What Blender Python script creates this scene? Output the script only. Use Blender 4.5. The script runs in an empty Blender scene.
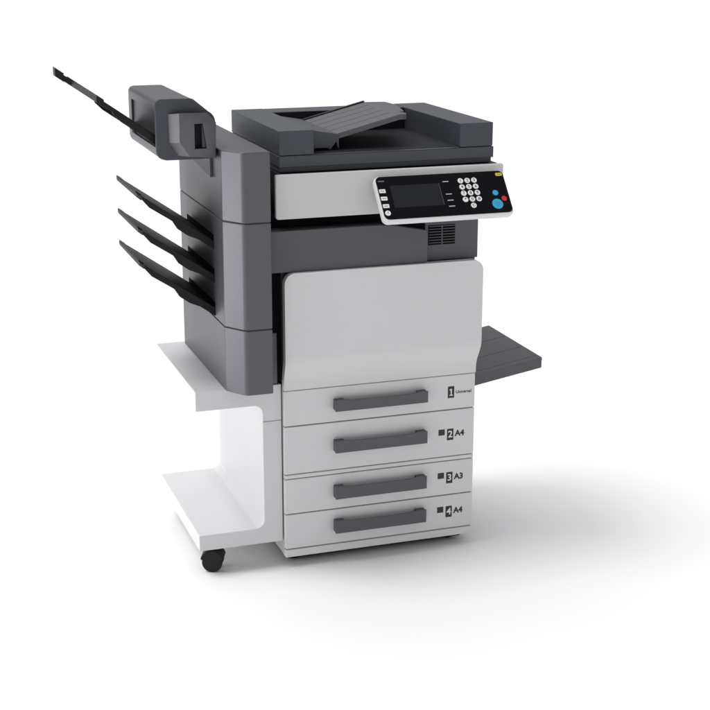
import bpy, bmesh, math, random
from mathutils import Vector, Matrix
random.seed(4)
R = math.radians
scene = bpy.context.scene
COL = scene.collection

# ------------------------------------------------------------------ camera
yaw, pit, roll = 0.3298, 0.27968, 0.0015
Fw = Vector((math.sin(yaw)*math.cos(pit), math.cos(yaw)*math.cos(pit), -math.sin(pit)))
rt = Vector((math.cos(yaw), -math.sin(yaw), 0)); up = rt.cross(Fw)
r2 = rt*math.cos(roll)+up*math.sin(roll); u2 = up*math.cos(roll)-rt*math.sin(roll)
cam_data = bpy.data.cameras.new('camera'); cam = bpy.data.objects.new('camera', cam_data); COL.objects.link(cam)
m = Matrix((r2, u2, -Fw)).transposed().to_4x4(); m.translation = Vector((-1.1398, -3.9637, 1.8474))
cam.matrix_world = m
cam_data.sensor_width = 36; cam_data.lens = 36*1493.15/710
cam_data.clip_start = .05; cam_data.clip_end = 2000
scene.camera = cam

# ------------------------------------------------------------------ light
world = bpy.data.worlds.new('World'); scene.world = world; world.use_nodes = True
bg = world.node_tree.nodes['Background']
bg.inputs['Color'].default_value = (.97, .98, 1, 1); bg.inputs['Strength'].default_value = .45

def sun(name, direction, strength, angle, color=(1, 1, 1)):
    d = bpy.data.lights.new(name, 'SUN'); d.energy = strength; d.angle = R(angle); d.color = color
    o = bpy.data.objects.new(name, d); COL.objects.link(o)
    o.rotation_euler = Vector(direction).to_track_quat('Z', 'Y').to_euler()   # direction points towards the light
    return o
sun('key_softbox', (-.45, .07, .89), 1.15, 22)
sun('overhead_softbox', (-.15, .38, .91), 1.42, 74)

def area(name, loc, target, sx, sy, power):
    d = bpy.data.lights.new(name, 'AREA'); d.shape = 'RECTANGLE'; d.size = sx; d.size_y = sy; d.energy = power
    o = bpy.data.objects.new(name, d); COL.objects.link(o); o.location = loc
    o.rotation_euler = (Vector(loc)-Vector(target)).to_track_quat('Z', 'Y').to_euler()
    return o
area('chamfer_fill_light', (-2.3, .42, .62), (-.15, .1, .85), 1.0, 1.1, 20)  # added lamp out of view, only to brighten the finisher chamfers

scene.view_settings.view_transform = 'Standard'; scene.view_settings.look = 'None'
scene.view_settings.exposure = 0; scene.view_settings.gamma = 1
scene.render.resolution_x = scene.render.resolution_y = 1024

# ------------------------------------------------------------------ materials
def mat(name, col, rough=.5, metal=0.0, spec=.5, grain=0.0, scale=900, vary=.04, coat=0):
    m = bpy.data.materials.new(name); m.use_nodes = True
    nt = m.node_tree; b = nt.nodes['Principled BSDF']
    b.inputs['Roughness'].default_value = rough; b.inputs['Metallic'].default_value = metal
    b.inputs['Specular IOR Level'].default_value = spec; b.inputs['Coat Weight'].default_value = coat
    tc = nt.nodes.new('ShaderNodeTexCoord')
    n = nt.nodes.new('ShaderNodeTexNoise'); n.inputs['Scale'].default_value = 7; n.inputs['Detail'].default_value = 4
    nt.links.new(tc.outputs['Object'], n.inputs['Vector'])
    mix = nt.nodes.new('ShaderNodeMix'); mix.data_type = 'RGBA'
    mix.inputs['A'].default_value = (*[c*(1-vary) for c in col], 1); mix.inputs['B'].default_value = (*[min(1, c*(1+vary)) for c in col], 1)
    nt.links.new(n.outputs['Fac'], mix.inputs['Factor']); nt.links.new(mix.outputs['Result'], b.inputs['Base Color'])
    if grain:
        g = nt.nodes.new('ShaderNodeTexNoise'); g.inputs['Scale'].default_value = scale; g.inputs['Detail'].default_value = 2
        nt.links.new(tc.outputs['Object'], g.inputs['Vector'])
        bp = nt.nodes.new('ShaderNodeBump'); bp.inputs['Strength'].default_value = grain; bp.inputs['Distance'].default_value = .0006
        nt.links.new(g.outputs['Fac'], bp.inputs['Height']); nt.links.new(bp.outputs['Normal'], b.inputs['Normal'])
    return m
WHITE = mat('white_plastic', (.675, .675, .68), .42, grain=.15, vary=.012)
RIMW = mat('rim_white', (.74, .74, .74), .4, vary=0)
STRIPW = mat('pale_grey_plastic', (.60, .60, .59), .45, grain=.15, vary=.015)
CART = mat('white_lacquer', (.66, .66, .67), .4, vary=.01)
DARK = mat('dark_grey_plastic', (.086, .085, .097), .5, grain=.25, vary=.03)
DARKF = mat('charcoal_plastic', (.048, .053, .066), .5, grain=.25, vary=.03)
HAND = mat('handle_plastic', (.085, .083, .092), .5, grain=.25, vary=.03)
FIN = mat('finisher_grey_plastic', (.104, .103, .117), .40, metal=.42, grain=.2, vary=.03)
BLACK = mat('black_plastic', (.006, .006, .007), .48, spec=.28, grain=.2)
BED = mat('recess_shade_plastic', (.016, .017, .024), .7, spec=.2, grain=.2)  # base colour darkened to carry the shade inside recesses
VOID = mat('gap_shade_black', (.004, .004, .005), .8, spec=.1)  # near-black that stands in for shade in gaps, slots and openings
RUBBER = mat('black_rubber', (.008, .008, .009), .6, spec=.3, grain=.3)
GLOSS = mat('gloss_black_glass', (.003, .003, .005), .2, spec=.14, vary=0)
SCREEN = mat('dark_screen_glass', (.015, .017, .021), .15, spec=.2, vary=0)
KEYW = mat('key_white', (.80, .80, .80), .4, vary=0)
KEYG = mat('key_grey', (.55, .55, .56), .4, vary=0)
CYAN = mat('key_cyan', (.03, .36, .60), .35, vary=0)
RED = mat('key_red', (.55, .02, .02), .35, vary=0)
YEL = mat('key_yellow', (.62, .55, .03), .4, vary=0)
INK = mat('black_print', (.012, .012, .014), .5, vary=0)
INKG = mat('grey_print', (.12, .12, .13), .5, vary=0)
GROOVE = mat('seam_shadow', (.05, .05, .055), .7, vary=0)
FLOOR = mat('white_studio_floor', (.915, .915, .915), .75, spec=.2, vary=0)

# ------------------------------------------------------------------ geometry helpers
def finish(name, bm, mats, parent=None, loc=None, smooth=True):
    me = bpy.data.meshes.new(name); bm.normal_update(); bm.to_mesh(me); bm.free()
    for mm in (mats if isinstance(mats, (list, tuple)) else [mats]): me.materials.append(mm)
    if smooth:
        me.polygons.foreach_set('use_smooth', [True]*len(me.polygons)); me.set_sharp_from_angle(angle=R(28))
    o = bpy.data.objects.new(name, me); COL.objects.link(o)
    if smooth:
        w = o.modifiers.new('weighted', 'WEIGHTED_NORMAL'); w.keep_sharp = True; w.mode = 'FACE_AREA_WITH_ANGLE'
    if parent: o.parent = parent
    return o

def bevel(bm, edges, w, seg=3):
    if w > 0: bmesh.ops.bevel(bm, geom=edges, offset=w, segments=seg, profile=.5, affect='EDGES', clamp_overlap=True)

def merge(dst, src, mi=0):
    me = bpy.data.meshes.new('t'); src.to_mesh(me); src.free()
    n = len(dst.faces); dst.from_mesh(me); bpy.data.meshes.remove(me)
    dst.faces.ensure_lookup_table()
    for f in dst.faces[n:]: f.material_index = mi
    return dst

def prism_bm(pts, axis, a, b, bev=0, seg=3):
    """pts: 2D outline; axis 'x': (y,z) outline, 'y': (x,z), 'z': (x,y); extruded from a to b."""
    bm = bmesh.new()
    def v(p, t): return {'x': (t, p[0], p[1]), 'y': (p[0], t, p[1]), 'z': (p[0], p[1], t)}[axis]
    A = [bm.verts.new(v(p, a)) for p in pts]; B = [bm.verts.new(v(p, b)) for p in pts]
    bm.faces.new(A); bm.faces.new(B[::-1])
    n = len(pts)
    for i in range(n): bm.faces.new((A[i], B[i], B[(i+1) % n], A[(i+1) % n]))
    bmesh.ops.recalc_face_normals(bm, faces=bm.faces)
    if bev:
        es = [e for e in bm.edges if e.calc_face_angle(0) > R(24)]
        bevel(bm, es, bev, seg)
    return bm

def box_bm(x0, x1, y0, y1, z0, z1, bev=0, seg=3):
    return prism_bm([(x0, z0), (x1, z0), (x1, z1), (x0, z1)], 'y', y0, y1, bev, seg)

def add_box(bm, *a, mi=0, **k): return merge(bm, box_bm(*a, **k), mi)

def rounded(x0, x1, z0, z1, r, n=6):
    """rounded rectangle outline; r = one radius or (bl, br, tr, tl)."""
    rs = r if isinstance(r, (tuple, list)) else (r,)*4
    out = []
    for (cx, cz, a0, rr) in ((x0, z0, 180, rs[0]), (x1, z0, 270, rs[1]), (x1, z1, 0, rs[2]), (x0, z1, 90, rs[3])):
        sx = 1 if cx == x0 else -1; sz = 1 if cz == z0 else -1
        if rr <= 0: out.append((cx, cz)); continue
        for i in range(n+1):
            a = R(a0+90*i/n); out.append((cx+sx*rr+rr*math.cos(a), cz+sz*rr+rr*math.sin(a)))
    return out

def cyl_bm(c, axis, r, h, seg=32, r2=None, bev=0):
    bm = bmesh.new()
    bmesh.ops.create_cone(bm, cap_ends=True, segments=seg, radius1=r, radius2=r if r2 is None else r2, depth=h)
    if bev: bevel(bm, [e for e in bm.edges if e.calc_face_angle(0) > R(40)], bev, 2)
    M = {'x': Matrix.Rotation(R(90), 4, 'Y'), 'y': Matrix.Rotation(R(90), 4, 'X'), 'z': Matrix.Identity(4)}[axis]
    bm.transform(Matrix.Translation(c) @ M)
    return bm

def text_bm(s, size, extrude=.0002, align='CENTER', bold=0.0):
    cu = bpy.data.curves.new('t', 'FONT'); cu.body = s; cu.size = size; cu.extrude = extrude
    cu.align_x = align; cu.align_y = 'CENTER'; cu.offset = bold; cu.resolution_u = 3
    o = bpy.data.objects.new('t', cu); COL.objects.link(o)
    dg = bpy.context.evaluated_depsgraph_get(); dg.update()
    me = bpy.data.meshes.new_from_object(o.evaluated_get(dg))
    bm = bmesh.new(); bm.from_mesh(me)
    bpy.data.objects.remove(o); bpy.data.curves.remove(cu); bpy.data.meshes.remove(me)
    return bm
FRONT = Matrix.Rotation(R(90), 4, 'X')     # XY text -> stands in the XZ plane, readable from -y

def empty(name, loc, label, cat, group=None):
    o = bpy.data.objects.new(name, None); COL.objects.link(o); o.location = loc; o.empty_display_size = .1
    o['label'] = label; o['category'] = cat
    if group: o['group'] = group
    return o

# ------------------------------------------------------------------ setting
bm = bmesh.new(); S = 400
bm.faces.new([bm.verts.new(p) for p in ((-S, -S, 0), (S, -S, 0), (S, S, 0), (-S, S, 0))])
fl = finish('floor', bm, FLOOR, smooth=False); fl['kind'] = 'structure'

# ================================================================== PHOTOCOPIER
cop = empty('photocopier', (0, 0, 0), 'large grey and white office photocopier with four paper drawers and tilted control panel', 'photocopier')
W = .6
# --- white drawer cabinet
bm = box_bm(0, W, .016, .55, .034, .556, .004)
cab = finish('cabinet', bm, WHITE, cop)
bm = prism_bm([(-.0005, .0335), (W+.0, .0335), (W+.0, .0578), (-.0005, .0578)], 'y', -.001, .03, .0035)
finish('plinth', bm, WHITE, cop)
bm = box_bm(.001, W-.001, .010, .0159, .05, .545, 0)
finish('seam_backing', bm, GROOVE, cab, smooth=False)

# --- drawers
zs = [(.4462, .5528), (.2966, .4432), (.1722, .2802), (.0610, .1691)]
hz = [(.4835, .5195), (.3550, .3938), (.2097, .2508), (.1003, .1415)]
def handle_bm(z0, z1):
    x0, x1, yf = .1490, .4390, -.026
    bm = bmesh.new()
    # body: front bar with its upper edge scooped between the two ends
    n = 28; prof = []
    for i in range(n+1):
        t = i/n; x = x0+(x1-x0)*t
        s = max(0, min(1, (min(t, 1-t)-.12)/.05)); s = s*s*(3-2*s)
        prof.append((x, z1-.0036*s))
    pts = [(x0, z0), (x1, z0)]+prof[::-1]
    merge(bm, prism_bm(pts, 'y', yf, yf+.0045, .0014, 2))
    add_box(bm, x0+.001, x1-.001, yf+.005, .002, z0+.0005, z0+.006, bev=.0012)
    add_box(bm, x0+.0005, x0+.030, yf+.004, .002, z0+.003, z1-.0022, bev=.0015)
    add_box(bm, x1-.030, x1-.0005, yf+.004, .002, z0+.003, z1-.0022, bev=.0015)
    add_box(bm, x0+.03, x1-.03, yf+.0055, .001, z0+.003, z1-.018)
    return bm
for i, ((z0, z1), (h0, h1)) in enumerate(zip(zs, hz)):
    bm = prism_bm([(-.0005, z0), (W, z0), (W, z1), (-.0005, z1)], 'y', -.001, .0155, .0022, 3)
    d = finish('paper_drawer', bm, WHITE, cop)
    d['label'] = ['topmost paper drawer marked 1 Universal', 'tall paper drawer marked 2 A4', 'paper drawer marked 3 A3', 'lowest paper drawer marked 4 A4'][i]
    finish('handle', handle_bm(h0, h1), HAND, d)
    # number plate
    zc = (.5003, .3661, .2264, .1152)[i]
    bm = bmesh.new(); add_box(bm, .5118, .5325, -.0016, 0, zc-.0182, zc+.0182, bev=.0004)
    if i == 0:      # a seriffed figure 1
        P = [(-.0050, -.0110), (.0055, -.0110), (.0055, -.0082), (.0021, -.0082), (.0021, .0108), (-.0008, .0108), (-.0052, .0078), (-.0042, .0052), (-.0013, .0068), (-.0013, -.0082), (-.0050, -.0082)]
        t = prism_bm([(.5222+x, zc+z) for x, z in P], 'y', -.0020, -.0015)
    else:
        t = text_bm(str(i+1), .030, .0003, bold=.0004); t.transform(Matrix.Translation((.5222, -.0018, zc)) @ FRONT)
    merge(bm, t, 1)
    finish('number_plate', bm, [INK, KEYW], d, smooth=False)
    if i:
        bm = bmesh.new(); add_box(bm, .4838, .5040, -.0016, 0, zc-.0005, zc+.0182)
        for k in range(3): add_box(bm, .4875, .5003, -.0018, -.0015, zc+.0036+k*.0048, zc+.0040+k*.0048, mi=1)
        finish('paper_symbol', bm, [INK, INKG], d, smooth=False)
        t = text_bm(('', 'A4', 'A3', 'A4')[i], .0255, .0003, align='LEFT', bold=.0009); t.transform(Matrix.Translation((.5380, -.0013, zc+.001)) @ FRONT)
        finish('size_lettering', t, INK, d, smooth=False)
    else:
        t = text_bm('Universal', .0135, .0003, align='LEFT', bold=.0002); t.transform(Matrix.Translation((.5375, -.0013, zc-.0015)) @ FRONT)
        finish('size_lettering', t, INK, d, smooth=False)
# spacer rail between drawer 2 and 3
finish('spacer_rail', prism_bm([(-.0005, .2826), (W, .2826), (W, .2942), (-.0005, .2942)], 'y', -.001, .0155, .002, 2), WHITE, cop)
for (x, y) in ((.046, .080), (.546, .080), (.05, .49), (.55, .49)):
    bm = cyl_bm((x, y, .017), 'z', .020, .034, 24, bev=.002)
    finish('foot', bm, RUBBER, cop)

finish('under_cabinet_shade', box_bm(.020, .580, .040, .53, .012, .0338, .002), RUBBER, cop)  # added dark box that deepens the shadow under the cabinet
# --- main body above the drawers
bm = box_bm(0, W, .022, .55, .557, .912, .003)
finish('engine_body', bm, DARKF, cop)
bm = box_bm(-.040, W+.0005, .006, .55, .9085, 1.0275, .001)
up_ = finish('upper_body', bm, DARK, cop)
# black block painting the shade of the finisher gap, then a grey lower filler
finish('side_gap_shade', box_bm(-.0485, -.002, .012, .50, .582, .905, .002), VOID, cop)
finish('lower_filler', box_bm(-.0486, -.018, .004, .30, .5790, .730, .002), DARK, cop)
# neck under the scanner
finish('neck', box_bm(-.03, .61, .036, .54, 1.0278, 1.0615, 0), VOID, cop)

# vent grille in upper body
bm = bmesh.new(); add_box(bm, .4435, .5270, .0045, .0075, .9545, 1.0125)
for k in range(7):
    z = .9605+k*.0081
    for (a, b) in ((.4445, .4835), (.4868, .5262)): add_box(bm, a, b, .0018, .0048, z-.0006, z+.0018, mi=1, bev=.0004, seg=1)
add_box(bm, .4836, .4867, .0015, .0049, .955, 1.012, mi=1)
finish('vent_grille', bm, [VOID, DARK], up_, smooth=False)

finish('opening_shade', box_bm(.27, .4325, .0035, .0055, .99, 1.0270), VOID, up_, smooth=False)  # black slab painting the darkness above the sloping cover edge
# band cover (proud panel left of the vent, its top right corner sloping down)
pts = [(-.042, .9085), (.4346, .9085), (.4346, 1.000), (.428, 1.004), (.335, 1.0225), (.29, 1.0275), (-.042, 1.0275)]
finish('front_cover', prism_bm(pts, 'y', -.014, .0058, .0025), DARK, cop)

# --- front door: rounded top corners, lower end curving back to the drawer plane
def door_bm():
    x0, x1, z0, z1 = -.0015, .6065, .5555, .9075
    bm = bmesh.new(); nz, nx = 48, 24; r = .032; rb = .0045
    def yfront(z):
        t = max(0, min(1, (z-.575)/.085)); t = t*t*(3-2*t)
        return -.003-.0235*t
    def inset(z):
        t = max(0, min(1, (z-.575)/.085)); t = t*t*(3-2*t)
        i = (1-t)*.0055
        if z > z1-r: i += r-math.sqrt(max(0, r*r-(z-(z1-r))**2))
        return i
    zz = [z0+(z1-r-z0)*k/34 for k in range(35)]+[z1-r+r*math.sin(R(90*k/12)) for k in range(1, 13)]
    rows = []
    for z in zz:
        a, b = x0+inset(z)*.25 if z < z1-r else x0+inset(z), x1-inset(z)
        y = yfront(z); back = min(.021, y+.024)
        rows.append((a, b, y, back, z))
    F = []
    for (a, b, y, back, z) in rows:
        F.append([bm.verts.new((a, y, z)), bm.verts.new((b, y, z)), bm.verts.new((b, back, z)), bm.verts.new((a, back, z))])
    for p, q in zip(F, F[1:]):
        for k in range(4): bm.faces.new((p[k], p[(k+1) % 4], q[(k+1) % 4], q[k]))
    bm.faces.new(F[0][::-1]); bm.faces.new(F[-1])
    bmesh.ops.recalc_face_normals(bm, faces=bm.faces)
    es = [e for e in bm.edges if e.calc_face_angle(0) > R(40)]
    bevel(bm, es, rb, 4)
    return bm
finish('front_door', door_bm(), WHITE, cop)

# --- bypass tray on the right
def tray_pt(x, y, dz=0):
    return (x, y, .5215+(x-.60)*.165+dz)
tilt = .165
bm = bmesh.new()
X0, X1, Y0, Y1 = .598, .8440, .045, .452
def slab(x0, x1, y0, y1, dz0, dz1, bev=.002, mi=0):
    pts = [(x0, .527+(x0-.6)*tilt+dz0), (x1, .527+(x1-.6)*tilt+dz0), (x1, .527+(x1-.6)*tilt+dz1), (x0, .527+(x0-.6)*tilt+dz1)]
    return prism_bm(pts, 'y', y0, y1, bev, 2)
sections = [(Y0, Y0+.030), (Y0+.0315, .183), (.1845, .312), (.3135, Y1)]
merge(bm, slab(X0, X1, Y0+.001, Y1-.001, -.034, -.006, .002))
for (a, b) in sections: merge(bm, slab(X0, X1-.0, a, b, -.008, .0, .0012))
tr = finish('side_tray', bm, DARK, cop)
finish('tray_bracket', box_bm(.599, .625, .08, .42, .46, .50, .004), DARK, tr)

# --- scanner unit
sc = finish('scanner_body', box_bm(-.0050, .655, .0, .545, 1.0620, 1.1865, .004), BLACK, cop)  # coloured black so its side reads as the shaded gap
pts = rounded(-.0258, .6605, 1.0632, 1.1882, (.009, .009, .006, .006))
finish('scanner_fascia', prism_bm(pts, 'y', -.030, -.016, .0035, 4), STRIPW, cop)

# --- document feeder lid
lid = bmesh.new()
A0, A1, YB = -.0055, .638, .5285
add_box(lid, A0+.003, A1-.000, .010, YB, 1.1880, 1.2030, bev=.0015)
add_box(lid, A0, A1+.003, .000, YB, 1.2032, 1.2352, bev=.0025)
lid_o = finish('document_feeder', lid, DARKF, cop)
# left block (hopper cover), right block, back rim
b = bmesh.new()
merge(b, prism_bm([(A0, .0), (.0957, .0), (.0957, YB), (A0, YB)], 'z', 1.2365, 1.3048, .0025))
finish('hopper_cover', b, DARKF, lid_o)
b = prism_bm([(.535, .0), (.638, .0), (.632, YB), (.5245, YB)], 'z', 1.2365, 1.3048, .003)
finish('right_block', b, DARKF, lid_o)
finish('back_panel', box_bm(.0970, .5235, .4295, .4315, 1.2386, 1.3020), BED, lid_o)  # thin sheet with the recess shade in its colour
finish('back_rim', box_bm(.0965, .524, .432, YB, 1.2365, 1.3040, .002), DARKF, lid_o)
# recess bed
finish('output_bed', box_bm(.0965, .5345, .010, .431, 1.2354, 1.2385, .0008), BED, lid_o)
# feeder nose beside the hopper cover
b = prism_bm([(.0965, 1.246), (.150, 1.246), (.158, 1.240), (.176, 1.2625), (.181, 1.2435), (.1835, 1.2435), (.1835, 1.2835), (.0965, 1.2985)], 'y', .045, .40, .0008, 1)
finish('feeder_nose', b, DARKF, lid_o)
# sloping original tray
def tz(x): return 1.2700+(x-.18)*.250
b = bmesh.new()
def plate(outl):
    tb = bmesh.new()
    def zz_(x): return tz(min(x, .37))-max(0, x-.37)*.02
    T = [tb.verts.new((x, y, zz_(x)+.014)) for x, y in outl]; B = [tb.verts.new((x, y, zz_(x)-.001)) for x, y in outl]
    tb.faces.new(T); tb.faces.new(B[::-1]); n = len(outl)
    for i in range(n): tb.faces.new((T[i], B[i], B[(i+1) % n], T[(i+1) % n]))
    bmesh.ops.recalc_face_normals(tb, faces=tb.faces)
    return tb
merge(b, plate([(.1375, .052), (.37, .052), (.37, .375), (.120, .375)]))
tb = plate([(.3701, .052), (.380, .052), (.392, .060), (.398, .085), (.388, .110), (.412, .135), (.446, .300), (.440, .375), (.3701, .375)])
merge(b, tb)
def ridge(x0, x1, y0, y1, h0, h1):
    return prism_bm([(x0, tz(x0)+h0), (x1, tz(x1)+h0), (x1, tz(x1)+h1), (x0, tz(x0)+h1)], 'y', y0, y1, 0)
for (y, a, c) in ((.115, .17, .362), (.18, .165, .362), (.245, .165, .362), (.31, .16, .362)): merge(b, ridge(a, c, y, y+.0035, .010, .0146))
ot = finish('original_tray', b, DARK, lid_o)
b = ridge(.125, .372, .368, .381, -.004, .0175)
finish('paper_guide', b, BLACK, ot)
# thin sloping edge where the lid steps down at the front
finish('front_ledge', prism_bm([(.0, 1.2353), (.022, 1.2353), (.022, 1.2375), (.010, 1.2372)], 'x', .0985, .534, 0), DARKF, lid_o)

# ================================================================== control panel (part of the copier)
e1 = Vector((1, 0, 0)); e2 = Vector((0, -.095, -.1095)).normalized(); nn = e2.cross(e1).normalized()
if nn.y > 0: nn = -nn
# local axes: x right, y up along the panel, z outwards
PM = Matrix((e1, -e2, nn)).transposed().to_4x4(); PM.translation = Vector((.2514, -.05, 1.1715))
def panel_outline(o):     # slightly lopsided rounded rectangle
    return rounded(.0015+o, .3960-o, -.1445+o, .0020-o, .0165-o*.6, 7)
bm = prism_bm(panel_outline(-.0005), 'z', -.020, -.0015, .0035, 3)
pn = finish('control_panel', bm, KEYW, cop)
pn.data.materials[0] = RIMW
pn.matrix_world = PM
def pfin(name, bm, mats, smooth=True): return finish(name, bm, mats, pn, smooth=smooth)
glass = prism_bm(rounded(.0060, .3945, -.1375, .0005, .0150, 7), 'z', -.0016, .0000, .0006, 2)
pfin('glass_cover', glass, GLOSS)
bm = bmesh.new()
merge(bm, prism_bm(rounded(.0430, .1895, -.1020, -.0305, .002, 3), 'z', -.0001, .0004), 0)
merge(bm, prism_bm([(.1905, -.031), (.1915, -.031), (.1915, -.101), (.1905, -.101)], 'z', -.0001, .0006), 1)
pfin('touch_screen', bm, [SCREEN, INKG], smooth=False)
def disc(name, x, y, r, mk, txt='', ts=.010, ink=INK):
    bm = bmesh.new(); merge(bm, cyl_bm((x, -y, .0006), 'z', r, .0022, 28, bev=.0005))
    if txt:
        t = text_bm(txt, ts, .0001, bold=.0002); t.transform(Matrix.Translation((x, -y, .0018))); merge(bm, t, 1)
    return pfin(name, bm, [mk, ink])
keys = ['1', '2', '3', '4', '5', '6', '7', '8', '9', '*', '0', '#']
for i, k in enumerate(keys):
    disc('number_key', .2582+(i % 3)*.0209, .0272+(i//3)*.0206, .0084, KEYW, k, .0125)
disc('number_key', .2783, .1095, .0084, KEYW, 'C', .0115)
disc('blue_key', .3545, .0729, .0088, CYAN, '', .009)
bk = disc('start_key', .3520, .1095, .0165, CYAN, '', .01)
# start symbol: a thin diamond outline on the large key
bm = bmesh.new()
for s0, s1 in ((0, 1), (1, 2), (2, 3), (3, 0)):
    P = [(0, .0065), (.0065, 0), (0, -.0065), (-.0065, 0)]
    a, c = Vector(P[s0]), Vector(P[s1]); dd = (c-a).normalized(); nr = Vector((-dd.y, dd.x))*.0006
    vs = [(q.x+.3520, q.y-.1095) for q in (a-nr, c-nr, c+nr, a+nr)]
    merge(bm, prism_bm(vs, 'z', .0016, .0019))
pfin('start_symbol', bm, INKG, smooth=False)
disc('stop_key', .3766, .0930, .0082, RED, '', .009)
disc('round_key', .0180, .1178, .0082, KEYW, '?', .0110)
for y in (.0467, .0707, .0950):
    bm = bmesh.new(); merge(bm, prism_bm(rounded(.0085, .0270, -y-.0060, -y+.0060, .0015, 3), 'z', -.0003, .0014, .0004, 2))
    add_box(bm, .0120, .0235, -y-.0008, -y+.0008, .0013, .0017, mi=1)
    pfin('function_key', bm, [KEYW, INKG])
for y in (.0267, .0681, .0883, .1077):
    bm = prism_bm(rounded(.2035, .2215, -y-.0012, -y+.0012, .0006, 2), 'z', -.0003, .0010)
    pfin('indicator_bar', bm, KEYG, smooth=False)
bm = bmesh.new(); merge(bm, prism_bm(rounded(.3705, .3905, -.0175, -.0075, .003, 4), 'z', -.0003, .0014, .0004, 2))
add_box(bm, .3745, .3865, -.0132, -.0118, .0013, .0017, mi=1)
pfin('power_key', bm, [YEL, INKG])
bm = box_bm(.0120, .0300, -.0165, -.0125, -.0002, .0004); pfin('panel_lettering', bm, INKG, smooth=False)
# bracket carrying the panel
finish('panel_bracket', prism_bm([(-.062, 1.150), (-.062, 1.135), (-.100, 1.085), (-.029, 1.085), (-.029, 1.150)], 'x', .30, .60, .003), DARKF, cop)

# ================================================================== ROLLING STAND
st = empty('rolling_stand', (-.13, .29, 0), 'white C-shaped stand on black castors beside the copier, carrying the sorter', 'stand')
def C(p): return p
x0, xi, x1 = -.2580, -.0605, -.0035; zb, z1, z2, zt = .0828, .1315, .5130, .5720
rr = .026; pts = [(x0, zb), (x1, zb), (x1, zt), (x0, zt), (x0, z2)]
for i in range(9): a = R(90-90*i/8); pts.append((xi-rr+rr*math.cos(a), z2-rr+rr*math.sin(a)))
for i in range(9): a = R(0-90*i/8); pts.append((xi-rr+rr*math.cos(a), z1+rr+rr*math.sin(a)))
pts.append((x0, z1))
bm = prism_bm(pts, 'y', .0164, .5627, .0022, 3)
def child(name, bm, mats, par, **k):
    o = finish(name, bm, mats, par, **k); o.matrix_parent_inverse = Matrix.Translation(par.location).inverted(); return o
child('frame', bm, CART, st)
fs = bmesh.new(); add_box(fs, xi+.001, x1-.001, .0150, .0163, .4620, .4628)
child('joint_line', fs, INKG, st, smooth=False)
def castor(cx, cy, ang):
    bm = bmesh.new()
    merge(bm, cyl_bm((0, 0, .076), 'z', .011, .014, 20), 0)
    # hood between the wheels
    pts = []
    for i in range(15): a = R(5+170*i/14); pts.append((.014+.0350*math.cos(a), .0360+.0350*math.sin(a)))
    merge(bm, prism_bm(pts, 'y', -.0285, .0285, .004, 3), 0)
    add_box(bm, -.010, .026, -.012, .012, .055, .078, bev=.003)
    o = child('castor', bm, BLACK, st)
    M = Matrix.Translation((cx, cy, 0)) @ Matrix.Rotation(R(ang), 4, 'Z')
    o.data.transform(M)
    for s in (-1, 1):
        w = cyl_bm((.014, s*.019, .0305), 'y', .0305, .017, 36, bev=.0045)
        w.transform(M)
        wo = finish('wheel', w, RUBBER, o)
castor(-.220, .070, -22); castor(-.178, .500, 15); castor(-.032, .30, 85); castor(-.045, .50, 120)

# ================================================================== SORTING FINISHER
fn = empty('paper_sorter', (-.11, .24, .573), 'tall dark grey finishing unit with three black output trays standing on the white stand', 'finisher')
FX0, FX1, FXC, FY0, FYC, FY1 = -.1714, -.0500, -.1290, -.0681, -.0014, .5385
def fchild(name, bm, mats, **k): return child(name, bm, mats, fn, **k)
foot = [(FX0, FYC), (FXC-.0045, FY0+.0075), (FXC+.005, FY0), (FX1, FY0), (FX1, FY1), (FX0, FY1)]
foot_in = [(FX0+.003, FYC+.001), (FXC-.001, FY0+.0115), (FXC+.008, FY0+.003), (FX1-.003, FY0+.003), (FX1-.003, FY1-.003), (FX0+.003, FY1-.003)]
fchild('inner_core', prism_bm(foot_in, 'z', .60, 1.255, 0), GROOVE, smooth=False)
zseg = [(.5728, .7616), (.7632, 1.0642), (1.0658, 1.2608)]
slots = [(.769, .809), (.866, .9075), (.965, 1.0065)]
SY0, SY1 = .104, .447
def fin_section(z0, z1, cuts):
    """outer skin; the left wall is pierced by the tray slots"""
    if not cuts:
        return prism_bm(foot, 'z', z0, z1, .0035, 3)
    bm = bmesh.new()
    # front and back columns full height, plus wall strips between the slots
    merge(bm, prism_bm(foot, 'z', z0, z1, .0035, 3))
    return bm
# lower and upper sections
fchild('lower_cover', fin_section(*zseg[0], None), FIN)
fchild('upper_cover', fin_section(*zseg[2], None), FIN)
# middle section with real slots, cut by boolean
mid = fchild('slotted_cover', fin_section(*zseg[1], None), [FIN, VOID])
cb = bmesh.new()
for (a, b) in slots: add_box(cb, FX0-.05, FX0+.09, SY0, SY1, a, b)
cut = finish('cutter', cb, VOID, None, smooth=False)
md = mid.modifiers.new('cut', 'BOOLEAN'); md.operation = 'DIFFERENCE'; md.solver = 'EXACT'; md.object = cut
try: md.material_mode = 'TRANSFER'
except Exception: pass
dg = bpy.context.evaluated_depsgraph_get(); dg.update()
me = bpy.data.meshes.new_from_object(mid.evaluated_get(dg)); mid.modifiers.clear()
mid.data = me; mid.modifiers.new('weighted', 'WEIGHTED_NORMAL').keep_sharp = True; bpy.data.objects.remove(cut)
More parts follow.
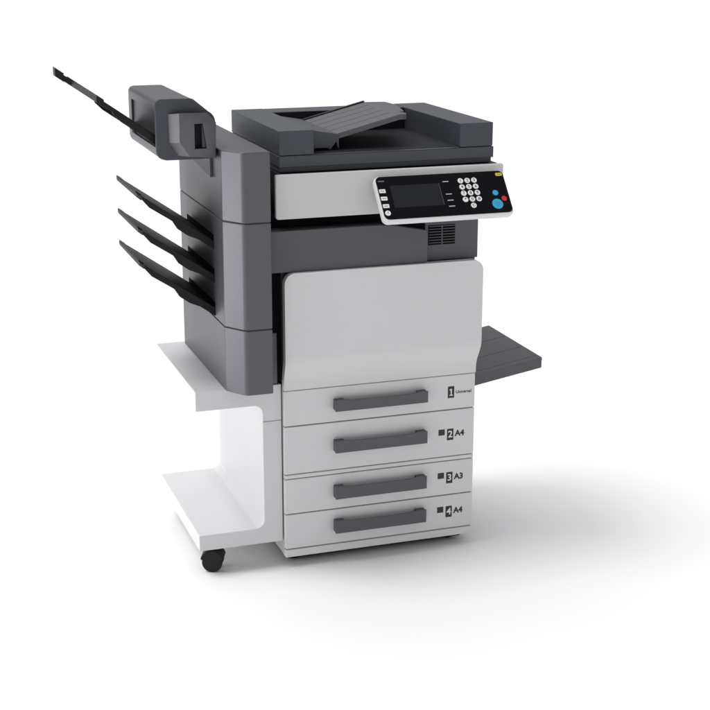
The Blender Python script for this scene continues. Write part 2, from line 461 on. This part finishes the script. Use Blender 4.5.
# narrow bevel moulding along the chamfer edge
# trays
def out_tray(zr):
    xr, xo = -.085, -.383; sl = .690
    def zl(x): return zr+(FX0-x)*sl
    root = zr
    b = bmesh.new()
    # sheet outline in plan, outer front corner cut
    plan = [(xr, SY0+.004), (-.368, SY0+.004), (xo, SY0+.018), (xo, SY1-.006), (xr, SY1-.006)]
    tb = bmesh.new()
    T = [tb.verts.new((x, y, zl(x))) for x, y in plan]; B = [tb.verts.new((x, y, zl(x)-.010)) for x, y in plan]
    tb.faces.new(T); tb.faces.new(B[::-1]); n = len(plan)
    for i in range(n): tb.faces.new((T[i], B[i], B[(i+1) % n], T[(i+1) % n]))
    bmesh.ops.recalc_face_normals(tb, faces=tb.faces); bevel(tb, [e for e in tb.edges if e.calc_face_angle(0) > R(24)], .0012, 2)
    # bend: inside the slot the sheet runs level
    merge(b, tb)
    # side rims with the hooked underside
    def rim(y0, y1, d=0):
        low = [(-.374, -.008), (-.352, -.019), (-.300, -.017), (-.288, -.017), (-.274, -.030), (-.245, -.031), (-.215, -.023), (-.172, -.024), (xr, -.020)]
        pts = [(-.374, .001), (xr, .001)]+[(x, d2) for x, d2 in low[::-1]]
        return prism_bm([(x, zl(x)+d2) for x, d2 in pts], 'y', y0, y1, .001, 2)
    merge(b, rim(SY0+.003, SY0+.011)); merge(b, rim(SY1-.013, SY1-.005))
    # raised stacking fence at root back
    # ribs on the underside
    for y in (.17, .22, .275, .33, .385):
        pts = [(-.36, -.006), (-.10, -.006), (-.10, -.016), (-.35, -.015)]
        merge(b, prism_bm([(x, zl(x)+d2) for x, d2 in pts], 'y', y, y+.006, 0))
    # outer lip
    pts = [(xo+.001, zl(xo)+.003), (xo+.016, zl(xo+.016)+.003), (xo+.016, zl(xo+.016)-.014), (xo+.001, zl(xo)-.013)]
    merge(b, prism_bm(pts, 'y', SY0+.036, SY1-.006, .001, 2))
    return fchild('output_tray', b, BLACK)
for (a, b_) in slots: out_tray(a+.0225)
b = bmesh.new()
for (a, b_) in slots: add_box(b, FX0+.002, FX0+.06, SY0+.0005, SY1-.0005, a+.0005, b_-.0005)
fchild('slot_shade', b, VOID, smooth=False)  # solid black blocks paint the shade inside the tray slots

# --- upper tray unit on the finisher's shoulder
SX0, SX1, SZ0, SZ1, TY0, TY1 = -.3370, -.1722, 1.2325, 1.3965, .052, .446
def unit_outline(o=0):
    p = []
    def arc(cx, cz, r, a0, a1, n=6):
        for i in range(n+1): a = R(a0+(a1-a0)*i/n); p.append((cx+(r-o)*math.cos(a), cz+(r-o)*math.sin(a)))
    arc(SX1-.012, SZ0+.012, .012, 270, 360, 4)
    arc(SX1-.034, 1.3290, .034, 0, 62)
    arc(-.2440, SZ1-.026, .026, 62, 90, 4)
    arc(SX0+.016, SZ1-.016, .016, 90, 180)
    arc(SX0+.022, SZ0+.024, .022, 180, 255)
    p.append((-.312, SZ0+o))
    return p
# body in three lengths: front collar, middle with a side recess, back collar
RX = SX0+.007
out = unit_outline()
out2 = [(max(x, RX) if 1.262 < z < 1.366 else x, z) for x, z in out]
def recess_outline():
    p = []
    for x, z in out: p.append((x, z))
    # replace the left vertical run by a notch
    res = []
    for i, (x, z) in enumerate(p):
        res.append((x, z))
        nx_, nz_ = p[(i+1) % len(p)]
        if x < SX0+.001 and nx_ < SX0+.001 and z > 1.35 and nz_ < 1.27:
            res += [(SX0, 1.364), (RX, 1.360), (RX, 1.268), (SX0, 1.266)]
    return res
b = bmesh.new()
merge(b, prism_bm(out, 'y', TY0+.0075, TY0+.010, 0))
merge(b, prism_bm(recess_outline(), 'y', TY0+.010, .402, 0))
merge(b, prism_bm(out, 'y', .402, TY1, .004, 2))
bmesh.ops.remove_doubles(b, verts=b.verts, dist=1e-5)
fu = fchild('shoulder_unit', b, FIN)
fcap = child('end_cap', prism_bm(unit_outline(-.0012), 'y', TY0-.002, TY0+.0067, .003, 3), DARKF, fn)
# raised panel with bevelled left and lower sides, and slot
ya, yb = TY0-.0025, .018
bm = bmesh.new()
back = [(-.3023, 1.2798), (-.2786, 1.2424), (-.1740, 1.2400), (-.1740, 1.3300), (-.2040, 1.3560), (-.3038, 1.3576)]
front = [(-.2788, 1.2830), (-.2515, 1.2430), (-.1800, 1.2372), (-.1775, 1.3340), (-.2030, 1.3610), (-.2788, 1.3620)]
V = [bm.verts.new((x, ya, z)) for x, z in back]+[bm.verts.new((x, yb, z)) for x, z in front]
n = 6
bm.faces.new(V[:n][::-1]); bm.faces.new(V[n:])
for i in range(n): bm.faces.new((V[i], V[(i+1) % n], V[n+(i+1) % n], V[n+i]))
bmesh.ops.recalc_face_normals(bm, faces=bm.faces)
bevel(bm, list(bm.edges), .0012, 2)
sp = fchild('raised_panel', bm, FIN)
# grip slot: dark pocket cut into the raised panel
cb = prism_bm([(-.2380, 1.3320), (-.2145, 1.3320), (-.2050, 1.2640), (-.2380, 1.2640)], 'y', yb-.02, yb+.024)
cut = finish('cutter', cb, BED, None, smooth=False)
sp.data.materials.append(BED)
md = sp.modifiers.new('cut', 'BOOLEAN'); md.operation = 'DIFFERENCE'; md.solver = 'EXACT'; md.object = cut
try: md.material_mode = 'TRANSFER'
except Exception: pass
dg = bpy.context.evaluated_depsgraph_get(); dg.update()
me = bpy.data.meshes.new_from_object(sp.evaluated_get(dg)); sp.modifiers.clear(); sp.data = me; bpy.data.objects.remove(cut)
fchild('grip_rib', box_bm(-.2160, -.2060, yb+.006, yb+.022, 1.266, 1.330, .001), DARKF)
# support under the unit
fchild('support_bracket', prism_bm([(.098, 1.1710), (.098, 1.231), (.43, 1.231), (.43, 1.200)], 'x', -.179, -.172, .001), DARK)
fchild('support_beam', box_bm(-.30, -.173, .10, .43, 1.2235, 1.2320, .001), DARKF)

# --- upper black tray, coming out of the recess
b = bmesh.new(); sl = .70
def zt_(x): return 1.300+(-.336-x)*sl
def sheet(plan, t0, t1, bev=.001):
    tb = bmesh.new()
    T = [tb.verts.new((x, y, zt_(x)+t1)) for x, y in plan]; B = [tb.verts.new((x, y, zt_(x)+t0)) for x, y in plan]
    tb.faces.new(T); tb.faces.new(B[::-1]); n = len(plan)
    for i in range(n): tb.faces.new((T[i], B[i], B[(i+1) % n], T[(i+1) % n]))
    bmesh.ops.recalc_face_normals(tb, faces=tb.faces); bevel(tb, [e for e in tb.edges if e.calc_face_angle(0) > R(24)], bev, 2)
    return tb
merge(b, sheet([(-.324, .078), (-.487, .078), (-.520, .385), (-.324, .385)], -.013, 0))
merge(b, sheet([(-.470, .076), (-.490, .076), (-.522, .387), (-.500, .387)], -.016, .005))     # outer lip
merge(b, sheet([(-.500, .340), (-.545, .345), (-.545, .384), (-.505, .384)], -.016, .002))
merge(b, sheet([(-.536, .342), (-.560, .345), (-.560, .386), (-.536, .386)], -.018, .007))       # tip stop
# hooked front rim
pts = [(-.324, -.002), (-.452, -.006), (-.446, -.020), (-.425, -.026), (-.40, -.026), (-.36, -.026), (-.324, -.030)]
merge(b, prism_bm([(x, zt_(x)+d) for x, d in pts], 'y', .0775, .086, .001, 2))
merge(b, prism_bm([(x, zt_(x)+d) for x, d in pts], 'y', .378, .3865, .001, 2))
for y in (.14, .20, .26, .32): merge(b, prism_bm([(x, zt_(x)+d) for x, d in ((-.324, -.005), (-.47, -.005), (-.46, -.016), (-.324, -.018))], 'y', y, y+.006, 0))
fchild('upper_tray', b, BLACK)
